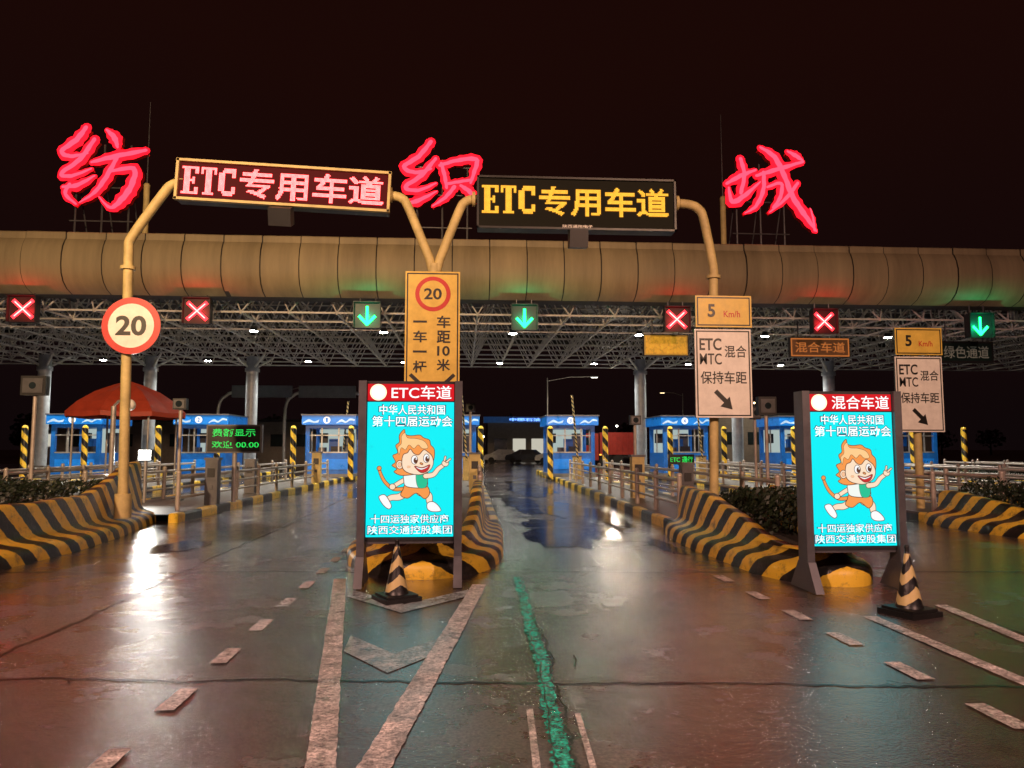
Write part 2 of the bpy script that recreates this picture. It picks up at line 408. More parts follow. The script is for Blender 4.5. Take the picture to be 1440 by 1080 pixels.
island(-1.5,-1.45,.62,.95,13.5,48,[(-1.35,14),(-1.32,12.2),(-1.28,10.9),(-1.0,10.0),(-.48,9.65),(.0,10.0),(.22,10.9),(.32,12.2),(.40,14)],
       lambda p:sm(.45,1.0,(p[1]-9.8)/3.2),.42)
island(-8.9,-7.6,-6.15,-5.55,16.6,48,[(-11.8,15),(-11.6,11),(-10.8,8.6),(-9.2,7.6),(-7.5,8.1),(-6.6,9.4),(-6.32,11),(-6.35,13),(-6.6,14.8),(-6.95,16.8)],
       lambda p:sm(.80,1.30,(p[1]-13.0)/3.6),.55,M_soil)
island(4.1,4.85,6.3,6.6,13.0,48,[(4.05,13.8),(3.92,12.4),(3.95,10.8),(4.0,9.6),(4.2,8.95),(4.5,8.75),(4.75,9.1),(4.95,10),(5.4,11.5),(5.9,13.8)],
       lambda p:sm(.34,.90,(p[1]-8.7)/3.8),.30,M_soil,.28)
island(10.1,10.4,12.2,12.3,15.0,48,[(10.2,15.5),(10.1,13.9),(10.3,12.6),(11.1,12.0),(11.9,12.6),(12.1,13.9),(12.1,15.5)],
       lambda p:sm(.4,.7,(p[1]-12)/3),.3,M_soil)
for cx in (17.2,-12.4,-18.4,23.2):
    island(cx-1.0,cx-1.0,cx+1.0,cx+1.0,19.0,48,[(cx-.9,19.5),(cx-.9,17.9),(cx-.6,16.9),(cx,16.5),(cx+.6,16.9),(cx+.9,17.9),(cx+.9,19.5)],
       lambda p:sm(.4,.9,(p[1]-16.5)/3),.3)
def hedge(x0,x1,y0,y1,z0,z1,n,name='hedge'):
    mb=MB(); vs=[];fs=[]
    bumps=[(random.uniform(x0,x1),random.uniform(y0,y1),random.uniform(.35,.7),random.uniform(.6,1)) for _ in range(14)]
    for i in range(n):
        x=random.uniform(x0,x1);y=random.uniform(y0,y1)
        top=z0+(z1-z0)*.55
        for bx,by,br,bh in bumps:
            d=math.hypot(x-bx,y-by)
            if d<br: top=max(top,z0+(z1-z0)*bh*math.sqrt(1-(d/br)**2)**.6)
        z=z0+(top-z0)*random.random()**.45
        s=random.uniform(.025,.06); a=Vector((random.gauss(0,1),random.gauss(0,1),random.gauss(0,1))).normalized(); b=a.orthogonal().normalized(); c=a.cross(b)
        k=len(vs); o=Vector((x,y,z)); vs+=[tuple(o+b*s),tuple(o+c*s*.5),tuple(o-b*s),tuple(o-c*s*.5)]; fs.append((k,k+1,k+2,k+3))
    mb.add(vs,fs,M_leaf); return mb.make(name)
hedge(-10.8,-7.0,10.5,16,.5,1.35,9000)
hedge(4.5,5.5,10.8,13.6,.25,1.0,3500)
hedge(10.5,11.8,13.2,15.5,.25,1.0,2500)
hedge(20,34,30,34,0,1.2,7000)

# ------------------------------------------------------------------ guard rails
def fence(x0,y0,x1,y1,zb=.19,h=.85,name='guard_rail',step=1.9):
    mb=MB(); L=math.dist((x0,y0),(x1,y1)); n=max(1,int(L/step))
    for i in range(n+1):
        t=i/n; x=x0+(x1-x0)*t;y=y0+(y1-y0)*t; q=random.uniform(-.012,.012)
        mb.cyl((x,y,zb-.02),(x+q,y+q,zb+h),.055,M_rail,8); mb.ball((x+q,y+q,zb+h),.062,M_rail,8,5)
    for z in (.28,.52,.76): mb.cyl((x0,y0,zb+z*h/.85),(x1,y1,zb+z*h/.85),.030 if z<.7 else .042,M_rail,8)
    mb.make(name)
fence(-6.45,17.6,-5.9,33.5); fence(-8.5,17.6,-7.7,33.5)
fence(.35,14.6,.75,33.5); fence(-1.35,14.6,-1.3,33.5)
fence(4.4,15.0,4.85,33.5); fence(6.1,14.2,6.4,33.5)
fence(10.4,16,10.5,33.5); fence(12.0,16,12.1,33.5)
for cx in(-12.4,17.2,23.2): fence(cx-.8,20,cx-.8,33.5); fence(cx+.8,20,cx+.8,33.5)
fence(19.0,24,22,24.2,0,.95)

# ------------------------------------------------------------------ canopy
mb=MB()
prof=[(29.40,9.86),(29.02,9.84),(28.98,9.80),(28.98,9.56),(28.93,9.52),(28.78,9.25),(28.70,8.90),(28.70,8.50),(28.76,8.18),(28.92,7.90),(29.20,7.68),(29.60,7.54),(30.1,7.48)]
pw=1.47; x=-46.0
while x<52:
    dy=random.uniform(-.018,.018); tl=random.uniform(-.020,.020)
    for a,b in ((0,3),(3,11),(11,12)):
        vs=[]; seg=prof[a:b+1]
        for (yy,zq) in seg:
            g=.022
            vs+=[(x+g,yy+dy-tl,zq),(x+pw-g,yy+dy+tl,zq)]
        mb.add(vs,[(2*i,2*i+1,2*i+3,2*i+2) for i in range(len(seg)-1)],M_fas,None,a==3)
    x+=pw
vs=[]
for yy,zq in prof: vs+=[(-46,yy+.06,zq-.012),(52,yy+.06,zq-.012)]
mb.add(vs,[(2*i,2*i+1,2*i+3,2*i+2) for i in range(len(prof)-1)],M_fasseam)
mb.box((3,39.8,9.55),(98,20.6,.12),M_roof)
mb.box((3,50.2,9.2),(98,.3,1.4),M_fasseam)
xs=[-45+1.9*i for i in range(51)]; ys=[30.3+2.2*i for i in range(10)]
zb=7.05; zt=8.8
def strut(p,q,r): mb.cyl(p,q,r,M_truss,4,caps=False)
for i,xx in enumerate(xs):
    for j,yy in enumerate(ys):
        if i+1<len(xs): strut((xx,yy,zb),(xs[i+1],yy,zb),.050)
        if j+1<len(ys): strut((xx,yy,zb),(xx,ys[j+1],zb),.050)
        tx,ty=xx+.95,yy+1.1
        if i+1<len(xs) and j+1<len(ys):
            for cx_ in(xx,xs[i+1]):
                for cy_ in(yy,ys[j+1]): strut((cx_,cy_,zb),(tx,ty,zt),.035)
            if i+2<len(xs): strut((tx,ty,zt),(tx+1.9,ty,zt),.04)
            if j+2<len(ys): strut((tx,ty,zt),(tx,ty+2.2,zt),.04)
            mb.ball((xx,yy,zb),.095,M_truss,5,3)
mb.make('toll_canopy')
for cx in (-24.3,-18.3,-12.45,10.87,16.9,22.8):
    mb=MB(); mb.cyl((cx,45,0.15),(cx,45,7.0),.34,M_col,20); mb.box((cx,45,.35),(.95,.95,.5),M_conc)
    for a in (-1,1):
        for b in (-1,1): mb.cyl((cx,45,6.2),(cx+a*.95,45+b*1.0,7.05),.07,M_truss,8)
    mb.cyl((cx,45,6.1),(cx,45,6.3),.42,M_col,20)
    mb.make('canopy_column')

# big red characters
CH={
 'fang':((-16.37,85,14.62,178),[
  [(122,180,11),(110,198,15),(91,215,12),(103,222,11),(126,217,6)],
  [(134,197,11),(116,226,13),(92,247,11),(106,250,10),(132,239,5)],
  [(95,266,7),(114,263,12),(137,249,5)],
  [(104,262,9),(99,276,10),(114,290,5)],
  [(150,183,6),(161,194,15),(166,208,7)],
  [(132,230,7),(163,221,14),(205,211,9)],
  [(166,222,11),(153,250,13),(138,273,10),(118,288,3)],
  [(156,243,8),(189,238,13),(187,262,16),(174,283,16),(160,294,9),(144,279,3)]]),
 'zhi':((-2.54,567,14.35,200),[
  [(607,200,11),(590,222,13),(569,238,12),(585,246,11),(608,240,6)],
  [(614,225,9),(594,250,13),(571,268,11),(590,272,10),(615,261,5)],
  [(573,292,8),(590,287,12),(616,273,4)],
  [(622,232,9),(627,250,11),(630,268,8)],
  [(620,235,9),(645,227,11),(672,225,13),(669,244,11),(664,260,7)],
  [(630,262,8),(650,258,9),(667,255,7)],
  [(641,266,11),(628,282,10),(610,295,4)],
  [(650,264,8),(662,272,13),(675,285,7)]]),
 'cheng':((11.17,1018,14.51,207),[
  [(1019,264,8),(1040,252,13),(1064,242,6)],
  [(1041,226,11),(1046,250,12),(1040,278,11)],
  [(1022,270,6),(1027,291,14),(1046,281,13),(1070,260,4)],
  [(1064,251,8),(1095,241,13),(1136,228,7)],
  [(1075,246,11),(1074,272,12),(1062,297,10),(1045,308,3)],
  [(1080,268,7),(1101,262,10),(1099,283,11),(1087,299,5)],
  [(1071,208,7),(1092,222,15),(1106,250,15),(1118,282,16),(1136,310,15),(1152,333,6)],
  [(1149,332,6),(1148,316,7),(1144,299,3)],
  [(1126,261,9),(1108,284,10),(1082,306,4)],
  [(1112,213,6),(1125,220,13),(1135,227,6)]])}
for nm,((X0,px0,Z0,pz0),strokes) in CH.items():
    mb=MB(); s=.0291
    for k,st in enumerate(strokes):
        pts=crom([(X0+(a-px0)*s,Z0-(b-pz0)*s,w*s*.5) for a,b,w in st],6)
        for (scale,yy,mat) in ((1.26,30.42-.004*k,E_red),(.50,30.36-.004*k,E_pink)):
            vs=[]
            for i,(xx,z_,r) in enumerate(pts):
                a=pts[max(0,i-1)];b=pts[min(len(pts)-1,i+1)]; d=Vector((b[0]-a[0],b[1]-a[1])); d.normalize()
                r*=scale; ra=r*(1+.12*math.sin(i*2.3+k)); rb=r*(1+.14*math.sin(i*1.7+2*k+1)); vs+=[(xx-d.y*ra,yy,z_+d.x*ra),(xx+d.y*rb,yy,z_-d.x*rb)]
            n=len(pts)
            mb.add(vs,[(2*i,2*i+1,2*i+3,2*i+2) for i in range(n-1)],mat)
            mb.disc((pts[0][0],pts[0][1]),pts[0][2]*scale,yy,mat,9); mb.disc((pts[-1][0],pts[-1][1]),pts[-1][2]*scale*.8,yy,mat,9)
            if mat is E_red:
                vb=[(v[0],30.62,v[2]) for v in vs]; al=vs+vb; m=len(vs)
                fs=[(2*i,2*i+2,m+2*i+2,m+2*i) for i in range(n-1)]+[(2*i+1,m+2*i+1,m+2*i+3,2*i+3) for i in range(n-1)]+[(m+2*i,m+2*i+1,m+2*i+3,m+2*i+2) for i in range(n-1)]
                mb.add(al,fs,M_red)
    zt_=Z0-.6; xa=X0+.6; xb=X0+2.7
    for xx in (xa,(xa+xb)/2,xb):
        mb.cyl((xx,30.8,9.6),(xx,30.8,zt_),.04,M_grey,6); mb.cyl((xx,32.2,9.6),(xx,30.8,zt_-1),.03,M_grey,6)
    for z_ in (10.8,12.2,13.4): mb.cyl((xa-.2,30.76,z_),(xb+.2,30.76,z_),.03,M_grey,6)
    mb.make('neon_character_sign')
for xx,zt_ in ((-12.9,15.8),(11.1,16.0)):
    mb=MB(); mb.cyl((xx,30.6,9.6),(xx,30.6,12.2),.12,M_yel,10); mb.cyl((xx,30.6,12.2),(xx,30.6,zt_),.03,M_grey,8,r2=.012)
    mb.ball((xx,30.6,12.25),.14,M_yel,8,5); mb.make('lightning_rod')

# ------------------------------------------------------------------ lights helper
def lamp(kind,loc,col,P,size=.2,target=None,spot=None,blend=.5,name='lamp'):
    l=bpy.data.lights.new(name,kind); l.color=col; l.energy=P
    if kind in('POINT','SPOT'): l.shadow_soft_size=size
    if kind=='SPOT': l.spot_size=math.radians(spot); l.spot_blend=blend
    o=bpy.data.objects.new(name,l); COL.objects.link(o); o.location=loc
    if target is not None: o.rotation_euler=(Vector(target)-Vector(loc)).to_track_quat('-Z','Y').to_euler()
    return o
# ------------------------------------------------------------------ lane signals
def bar2(mb,a,b,w,y,mat):
    d=Vector((b[0]-a[0],b[1]-a[1])).normalized(); n=Vector((-d.y,d.x))*w/2
    mb.poly([(a[0]+n.x,a[1]+n.y),(b[0]+n.x,b[1]+n.y),(b[0]-n.x,b[1]-n.y),(a[0]-n.x,a[1]-n.y)],y,mat)
for i,(xx,z_) in enumerate([(-16.64,6.85),(-10.2,6.85),(-3.73,6.76),(2.43,6.74),(8.56,6.74),(14.65,6.72),(21.27,6.62)]):
    mb=MB(); Y=29.1
    mb.box((xx,Y+.15,z_),(1.0,.24,.98),M_dark)
    mb.box((xx,Y-.05,z_+.50),(1.04,.35,.03),M_dark); mb.box((xx-.51,Y-.02,z_),(.03,.25,.98),M_dark); mb.box((xx+.51,Y-.02,z_),(.03,.25,.98),M_dark)
    for a in(-.3,.3): mb.cyl((xx+a,Y+.2,z_+.45),(xx+a,Y+.2,7.5),.03,M_grey,6)
    if i in (2,3,6):
        bar2(mb,(xx,z_+.36),(xx,z_-.30),.10,Y,E_G); bar2(mb,(xx-.32,z_-.02),(xx+.02,z_-.38),.11,Y-.004,E_G); bar2(mb,(xx+.32,z_-.02),(xx-.02,z_-.38),.11,Y-.008,E_G)
    else:
        for sg in (1,-1):
            bar2(mb,(xx-.37,z_-.34*sg),(xx+.37,z_+.34*sg),.15,Y-.002*sg,E_X); bar2(mb,(xx-.30,z_-.28*sg),(xx+.30,z_+.28*sg),.045,Y-.012-.002*sg,E_Xc)
    mb.make('lane_signal')
    lamp('POINT',(xx,Y-.5,z_),(0,1,.42) if i in(2,3,6) else (1,.02,.03),40,.0,name='signal_light')

def laneboard(x0,x1,z0,z1,txt,bg,tm,border):
    mb=MB(); Y=31.0
    mb.box(((x0+x1)/2,Y+.1,(z0+z1)/2),(x1-x0,.2,z1-z0),M_dark)
    mb.poly([(x0+.03,z0+.03),(x1-.03,z0+.03),(x1-.03,z1-.03),(x0+.03,z1-.03)],Y-.004,border)
    mb.poly([(x0+.09,z0+.09),(x1-.09,z0+.09),(x1-.09,z1-.09),(x0+.09,z1-.09)],Y-.008,bg)
    if txt: mb.text(txt,x0+.22,x1-.22,z0+.2,z1-.2,Y-.012,tm,.01)
    for a in (x0+.4,x1-.4): mb.cyl((a,Y+.1,z1),(a,Y+.1,7.1),.03,M_grey,6)
    mb.make('lane_sign')
E_or=glow('sign_orange',(.75,.22,.05),.6)
M_obg=paint('sign_brown',(.16,.06,.02),.5,emit=.25)
M_ybg=paint('sign_amber',(.70,.36,.03),.5,emit=.60,var=.5,scale=5); M_gbg=paint('sign_dim_green',(.01,.03,.025),.4); M_gtx=paint('sign_dim_text',(.35,.42,.35),.5,emit=.05)
laneboard(14.05,16.7,5.5,6.35,'混合车道',M_obg,E_or,E_or)
laneboard(7.66,9.6,5.5,6.42,None,M_ybg,E_or,M_ysign)
laneboard(20.7,23.2,5.3,6.25,'绿色通道',M_gbg,M_gtx,M_dark)

# ------------------------------------------------------------------ gantry
mb=MB(); R=.090
mb.tube([(-6.3,14.5,.3),(-6.35,14.5,3),(-6.40,14.5,5.4)]+crom([(-6.40,14.5,5.45),(-6.34,14.5,5.66),(-5.80,14.5,6.50),(-5.64,14.5,6.68),(-5.45,14.5,6.74),(-5.2,14.5,6.75)],5),R,M_yel)
mb.cyl((-6.3,14.5,.3),(-6.3,14.5,.75),.15,M_yel,14)
mb.tube([(-.55,14.5,.3),(-.57,14.5,5.2)],.115,M_yel,14)
mb.tube([(-.59,14.5,5.0)]+crom([(-.66,14.5,5.30),(-1.08,14.5,6.32),(-1.2,14.5,6.50),(-1.36,14.5,6.56),(-1.6,14.5,6.58)],5),R,M_yel)
mb.tube([(-.53,14.5,5.0)]+crom([(-.46,14.5,5.30),(-.10,14.5,6.25),(.02,14.5,6.46),(.2,14.5,6.53),(.45,14.5,6.54)],5),R,M_yel)
mb.tube([(4.93,14.5,.2),(5.03,14.5,5.0)]+crom([(5.04,14.5,5.1),(5.02,14.5,5.32),(4.86,14.5,6.2),(4.76,14.5,6.42),(4.55,14.5,6.52),(4.1,14.5,6.54)],5),R,M_yel)
for x_ in (-6.4,5.03): mb.cyl((x_,14.5,5.0),(x_,14.5,5.06),.14,M_yel,14)
for x_,z_ in ((-5.42,6.74),(-1.44,6.58),(.20,6.53),(4.30,6.54)): mb.cyl((x_-.03,14.5,z_),(x_+.03,14.5,z_),.15,M_yel,14)
mb.make('sign_gantry')
mb=MB()
W=4.04;Hh=.80
mb.box((0,.16,0),(W,.28,Hh),M_dark)
for (c,d) in (((0,-.0,Hh/2-.02),(W+.06,.10,.05)),((0,-.0,-Hh/2+.02),(W+.06,.10,.05)),((-W/2,-.0,0),(.05,.10,Hh)),((W/2,0,0),(.05,.10,Hh))): mb.box(c,d,M_yel)
mb.poly([(-W/2+.03,-Hh/2+.05),(W/2-.03,-Hh/2+.05),(W/2-.03,Hh/2-.05),(-W/2+.03,Hh/2-.05)],.012,E_ledrb)
ex=leds_etc(mb,-W/2+.08,-.27,.27,.002,E_ledr,.72,E_halo,1.25)
leds(mb,'专用车道',ex+.06,W/2-.10,-.29,.29,.002,E_ledr,25,.72,.018,E_halo)
mb.box((0.0,-.06,-Hh/2-.22),(.42,.30,.34),M_dark,M=Matrix.Rotation(math.radians(25),3,'X')); mb.cyl((0,.1,-Hh/2),(0,0,-Hh/2-.15),.03,M_grey)
mb.make('led_gantry_sign',loc=(-3.47,14.34,6.66),rot=(0,math.radians(2.4),0))
mb=MB(); W=3.94;Hh=1.06
mb.box((0,.16,0),(W,.28,Hh),M_black)
for (c,d) in (((0,-.0,Hh/2-.02),(W+.04,.06,.04)),((0,-.0,-Hh/2+.02),(W+.04,.06,.04)),((-W/2,-.0,0),(.04,.06,Hh)),((W/2,0,0),(.04,.06,Hh))): mb.box(c,d,M_black)
mb.poly([(-W/2+.03,-Hh/2+.05),(W/2-.03,-Hh/2+.05),(W/2-.03,Hh/2-.05),(-W/2+.03,Hh/2-.05)],.012,E_ledyb)
ex=leds_etc(mb,-W/2+.08,-.22,.34,.004,E_ledy,.78,E_ledyh,1.25)
leds(mb,'专用车道',ex+.06,W/2-.12,-.25,.34,.004,E_ledy,25,.78,.016,E_ledyh)
mb.text('陕西通用电子',-.3,.3,-.5,-.44,-.04,M_steel)
mb.box((0.0,-.06,-Hh/2-.2),(.36,.30,.36),M_dark,M=Matrix.Rotation(math.radians(10),3,'X')); mb.cyl((0,.1,-Hh/2),(0,0,-Hh/2-.15),.03,M_grey)
mb.make('led_gantry_sign',loc=(2.25,14.34,6.43))
mb=MB(); c=(-6.22,3.89)
mb.cyl((c[0],14.36,c[1]),(c[0],14.33,c[1]),.54,M_grey,36)
mb.disc(c,.54,14.326,M_red,36); mb.disc(c,.42,14.322,M_white,36)
mb.text('20',c[0]-.28,c[0]+.28,c[1]-.19,c[1]+.19,14.318,M_black,.03)
mb.box((c[0]-.1,14.40,c[1]+.2),(.5,.08,.05),M_grey); mb.box((c[0]-.1,14.40,c[1]-.2),(.5,.08,.05),M_grey)
mb.make('speed_limit_sign')
mb=MB(); x0,x1,z0,z1=-1.11,-.06,2.5,5.0
mb.box(((x0+x1)/2,14.30,(z0+z1)/2),(x1-x0,.05,z1-z0),M_grey)
def panel(mb,x0,x1,z0,z1,y,bg,bd,e=.03,w=.025):
    mb.poly([(x0,z0),(x1,z0),(x1,z1),(x0,z1)],y,bg)
    y2=y-.004
    for a in ((x0+e,z0+e,x1-e,z0+e+w),(x0+e,z1-e-w,x1-e,z1-e),(x0+e,z0+e+w,x0+e+w,z1-e-w),(x1-e-w,z0+e+w,x1-e,z1-e-w)):
        mb.poly([(a[0],a[1]),(a[2],a[1]),(a[2],a[3]),(a[0],a[3])],y2,bd)
panel(mb,x0,x1,z0,z1,14.27,M_ysign,M_black)
cc=(-.58,4.56)
mb.disc(cc,.34,14.262,M_red,32); mb.disc(cc,.26,14.258,M_ysign,32); mb.text('20',cc[0]-.17,cc[0]+.17,cc[1]-.11,cc[1]+.11,14.254,M_black,.02)
for i,ch in enumerate('车距'): mb.text(ch,-.50,-.24,3.90-i*.29,4.14-i*.29,14.262,M_black,.02)
mb.text('10',-.49,-.25,3.36,3.55,14.262,M_black,.02); mb.text('米',-.50,-.24,3.07,3.30,14.262,M_black,.02)
for i,ch in enumerate('一车一杆'):
    h=.23 if ch!='一' else .04; zq=4.02-i*.29
    mb.text(ch,-.95,-.69,zq-h/2,zq+h/2,14.262,M_black,.02)
for sg in (-1,1):
    bar2(mb,(-.58+sg*.08,2.68),(-.58+sg*.42,3.0),.07,14.260-.001*sg,M_black)
    mb.poly([(-.58+sg*.03,2.64),(-.58+sg*.20,2.68),(-.58+sg*.07,2.82)],14.256,M_black)
mb.make('lane_distance_sign')
def mixsign(xc,Y,s,zt):
    mb=MB()
    w=1.13*s
    z1=zt; z0=zt-.63*s
    mb.box((xc,Y+.03,(z0+z1)/2),(w,.05,z1-z0),M_grey); panel(mb,xc-w/2,xc+w/2,z0,z1,Y,M_ysign,M_black)
    mb.text('5',xc-.32*s,xc-.17*s,z0+.20*s,z0+.46*s,Y-.006,M_black,.03); mb.text('Km/h',xc+.0*s,xc+.33*s,z0+.20*s,z0+.33*s,Y-.006,M_red,.01)
    a1=z0-.04*s; a0=a1-1.74*s
    mb.box((xc-.03,Y+.03,(a0+a1)/2),(w,.05,a1-a0),M_grey); xx=xc-.03
    panel(mb,xx-w/2,xx+w/2,a0,a1,Y,M_white,M_black)
    mb.text('ETC',xx-.47*s,xx-.03*s,a1-.42*s,a1-.18*s,Y-.006,M_black,.02)
    mb.text('MTC',xx-.47*s,xx-.03*s,a1-.70*s,a1-.48*s,Y-.006,M_black,.01)
    mb.text('混合',xx+.03*s,xx+.47*s,a1-.56*s,a1-.32*s,Y-.006,M_black,.01)
    mb.text('保持车距',xx-.46*s,xx+.46*s,a1-1.08*s,a1-.83*s,Y-.006,M_black,.01)
    bar2(mb,(xx-.17*s,a1-1.22*s),(xx+.05*s,a1-1.44*s),.09*s,Y-.006,M_black)
    mb.poly([(xx+.16*s,a1-1.58*s),(xx-.08*s,a1-1.52*s),(xx+.11*s,a1-1.33*s)],Y-.008,M_black)
    mb.box((xc,Y+.09,z0+.2),(.3,.06,.05),M_grey); mb.box((xc,Y+.09,a0+.5),(.3,.06,.05),M_grey); mb.box((xc,Y+.09,a0+1.3),(.3,.06,.05),M_grey)
    return mb
mixsign(5.13,14.25,1.0,4.60).make('lane_rule_sign')
mb=mixsign(10.86,17,1.03,4.46); mb.cyl((10.83,17.16,.15),(10.83,17.16,4.45),.09,M_yel,12); mb.make('lane_rule_sign')

# ------------------------------------------------------------------ LED mascot boards
C_=lambda n,c,s=1.0: glow('mascot_'+n,c,s)
cO=C_('orange',(.95,.33,.08)); cF=C_('face',(1,.76,.55)); cG=C_('green',(.02,.55,.30)); cD=C_('outline',(.12,.04,.02)); cW=C_('white',(.98,.98,.98)); cR=C_('mouth',(.6,.03,.03)); cH=C_('hairlight',(1,.62,.28)); cN=C_('navy',(.0,.10,.16)); cS=C_('shade',(.95,.55,.32)); cY=C_('shirt',(.9,.95,.9))
def board(X,Y,zs,top_txt,sc=(1,1,1),name='led_advert_board'):
    mb=MB(); W=1.02;Hs=1.58; x0=-W/2; z0=zs
    mb.box((0,.11,z0+Hs/2+.10),(W+.02,.16,Hs+.30),M_dark)
    for s in (-1,1):
        mb.box((s*(W/2+.055),.08,(z0+Hs+.25)/2+.02),(.09,.22,z0+Hs+.21),M_grey)
        xx=s*(W/2+.055)
        mb.add([(xx-.05,-.22,0.01),(xx+.05,-.22,0.01),(xx+.05,.42,0.01),(xx-.05,.42,0.01),(xx-.047,-.045,.34),(xx+.047,-.045,.34),(xx+.047,.20,.34),(xx-.047,.20,.34)],
               [(0,1,5,4),(1,2,6,5),(2,3,7,6),(3,0,4,7),(4,5,6,7),(0,3,2,1)],M_grey)
    mb.box((0,.12,z0-.05),(W,.16,.06),M_grey)
    f=lambda a,b:(x0+(a-513)/124*W, z0+(755-b)/190*Hs)
    mb.poly([f(513,755),f(637,755),f(637,565),f(513,565)],.018,E_cyan)
    zh=z0+Hs+.015
    mb.poly([(x0,zh),(-x0,zh),(-x0,zh+.20),(x0,zh+.20)],.018,E_redp)
    mb.disc((x0+.125,zh+.10),.098,.012,glow('sun_disc',(1,.88,.55),1.5),24); mb.disc((x0+.125,zh+.10),.075,.0115,glow('sun_core',(1,1,.9),1.5),24)
    mb.text(top_txt,x0+.28,-x0-.03,zh+.02,zh+.18,.010,E_text,.008)
    def T(t,xa,xb,ya,yb,off=.01,bo=.05):
        a=f(xa,ya);b=f(xb,yb); e=.012
        mb.text(t,a[0]-e,b[0]+e,a[1]-e*.8,b[1]+e*.8,.014,cN,bo); mb.text(t,a[0],b[0],a[1],b[1],.011,E_text,off)
    T('中华人民共和国',530,624,583,569); T('第十四届运动会',520,635,600,585)
    T('十四运独家供应商',520,630,736,724,.005,.04); T('陕西交通控股集团',516,635,751,739,.005,.04)
    yl=[.0155]
    def shape(pts,mat,lw=1.0,sm_=True):
        P=[f(*p) for p in (crom(pts,5,True) if sm_ else pts)]
        yl[0]-=.0006; y=yl[0]
        mb.poly(P,y,mat)
        y2=y-.0003; n=len(P); w=lw/124*W/2; vs=[]
        for i in range(n):
            a=P[i-1];b=P[(i+1)%n]; d=Vector((b[0]-a[0],b[1]-a[1]))
            if d.length<1e-7: d=Vector((1,0))
            d.normalize(); vs+=[(P[i][0]-d.y*w,y2,P[i][1]+d.x*w),(P[i][0]+d.y*w,y2,P[i][1]-d.x*w)]
        mb.add(vs,[(2*i,2*i+1,(2*i+3)%(2*n),(2*i+2)%(2*n)) for i in range(n)],cD)
    def ribbon(pts,w,mat,w1=None):
        w1=w if w1 is None else w1
        for e,m_ in ((1.8,cD),(0,mat)):
            yl[0]-=.0005; P=crom([f(*p) for p in pts],6); vs=[]; N=len(P)
            rr=[((w+(w1-w)*i/(N-1))+e)/124*W/2 for i in range(N)]
            for i in range(N):
                a=P[max(0,i-1)];b=P[min(N-1,i+1)]; d=Vector((b[0]-a[0],b[1]-a[1])).normalized(); r=rr[i]
                vs+=[(P[i][0]-d.y*r,yl[0],P[i][1]+d.x*r),(P[i][0]+d.y*r,yl[0],P[i][1]-d.x*r)]
            mb.add(vs,[(2*i,2*i+1,2*i+3,2*i+2) for i in range(N-1)],m_)
            mb.disc(P[0],rr[0],yl[0],m_,12); mb.disc(P[-1],rr[-1],yl[0],m_,12)
    def ell(cx,cy,rx,ry,mat,lw=.9): shape([(cx+rx*math.cos(a*math.pi/4),cy+ry*math.sin(a*math.pi/4)) for a in range(8)],mat,lw)
    ribbon([(566,688),(552,688),(541,680),(535,671),(531,661)],4.5,cO,3)
    ell(531,659,3.2,3.2,cO)
    ribbon([(572,692),(560,699),(549,700),(541,704)],10,cF,6); shape([(531,699),(539,696),(545,703),(549,712),(545,716),(537,710)],cW)
    ribbon([(590,692),(601,697),(603,706),(606,712)],11,cF,6); shape([(600,708),(608,706),(616,712),(619,719),(607,720),(600,716)],cW)
    ribbon([(574,672),(562,678),(552,684)],6,cF,5); ell(550,685,4.5,4.2,cF)
    shape([(570,682),(597,683),(603,694),(596,702),(584,694),(572,701),(562,697),(565,689)],cO)
    shape([(569,666),(598,664),(600,676),(597,686),(571,685),(566,676)],cY)
    shape([(584,666),(598,664),(600,676),(597,686),(586,685)],cG,.5)
    ribbon([(597,670),(608,668),(615,660),(622,655)],6.5,cF,5); ell(625,652,5,4.6,cF)
    ribbon([(627,650),(632,646)],2.0,cF); ribbon([(624,648),(625,643)],2.0,cF)
    shape([(566,604),(568,611),(576,613),(588,612),(594,616),(602,619),(604,626),(609,632),(609,645),(604,657),(594,665),(578,668),(562,669),(552,664),(556,660),(549,655),(554,650),(550,641),(557,637),(554,627),(559,622),(559,612)],cO)
    shape([(567,609),(571,616),(583,617),(595,621),(600,630),(592,631),(586,626),(580,631),(573,626),(568,633),(562,630),(559,640),(557,630),(562,624),(562,614)],cH,.5)
    ell(560,654,5,6,cF); ell(560,654,2.6,3.4,cS,.4)
    shape([(563,650),(565,640),(571,637),(575,632),(580,638),(587,640),(594,633),(600,636),(606,642),(608,652),(603,662),(590,668),(574,666),(565,660)],cF)
    ell(581,647,4.6,6.2,cW,.8); ell(598,645,4.2,6.2,cW,.8); ell(582.5,648,2.6,3.9,cD,.3); ell(599,646,2.5,3.9,cD,.3)
    ell(583.5,646,.9,1.3,cW,.1); ell(600,644,.9,1.3,cW,.1)
    shape([(581,656),(592,658),(603,654),(599,663),(590,665)],cR,.8); shape([(583,657),(592,659),(601,656),(597,659),(590,661)],cW,.3)
    ribbon([(590,652),(592,653)],1.4,cO); ell(573,657,2.6,1.8,cS,.1)
    o=mb.make(name,loc=(X,Y,.004)); o.scale=sc; return o
board(-.61,8.9,.56,'ETC车道')
board(4.43,8.25,.52,'混合车道',(.955,1,.955))

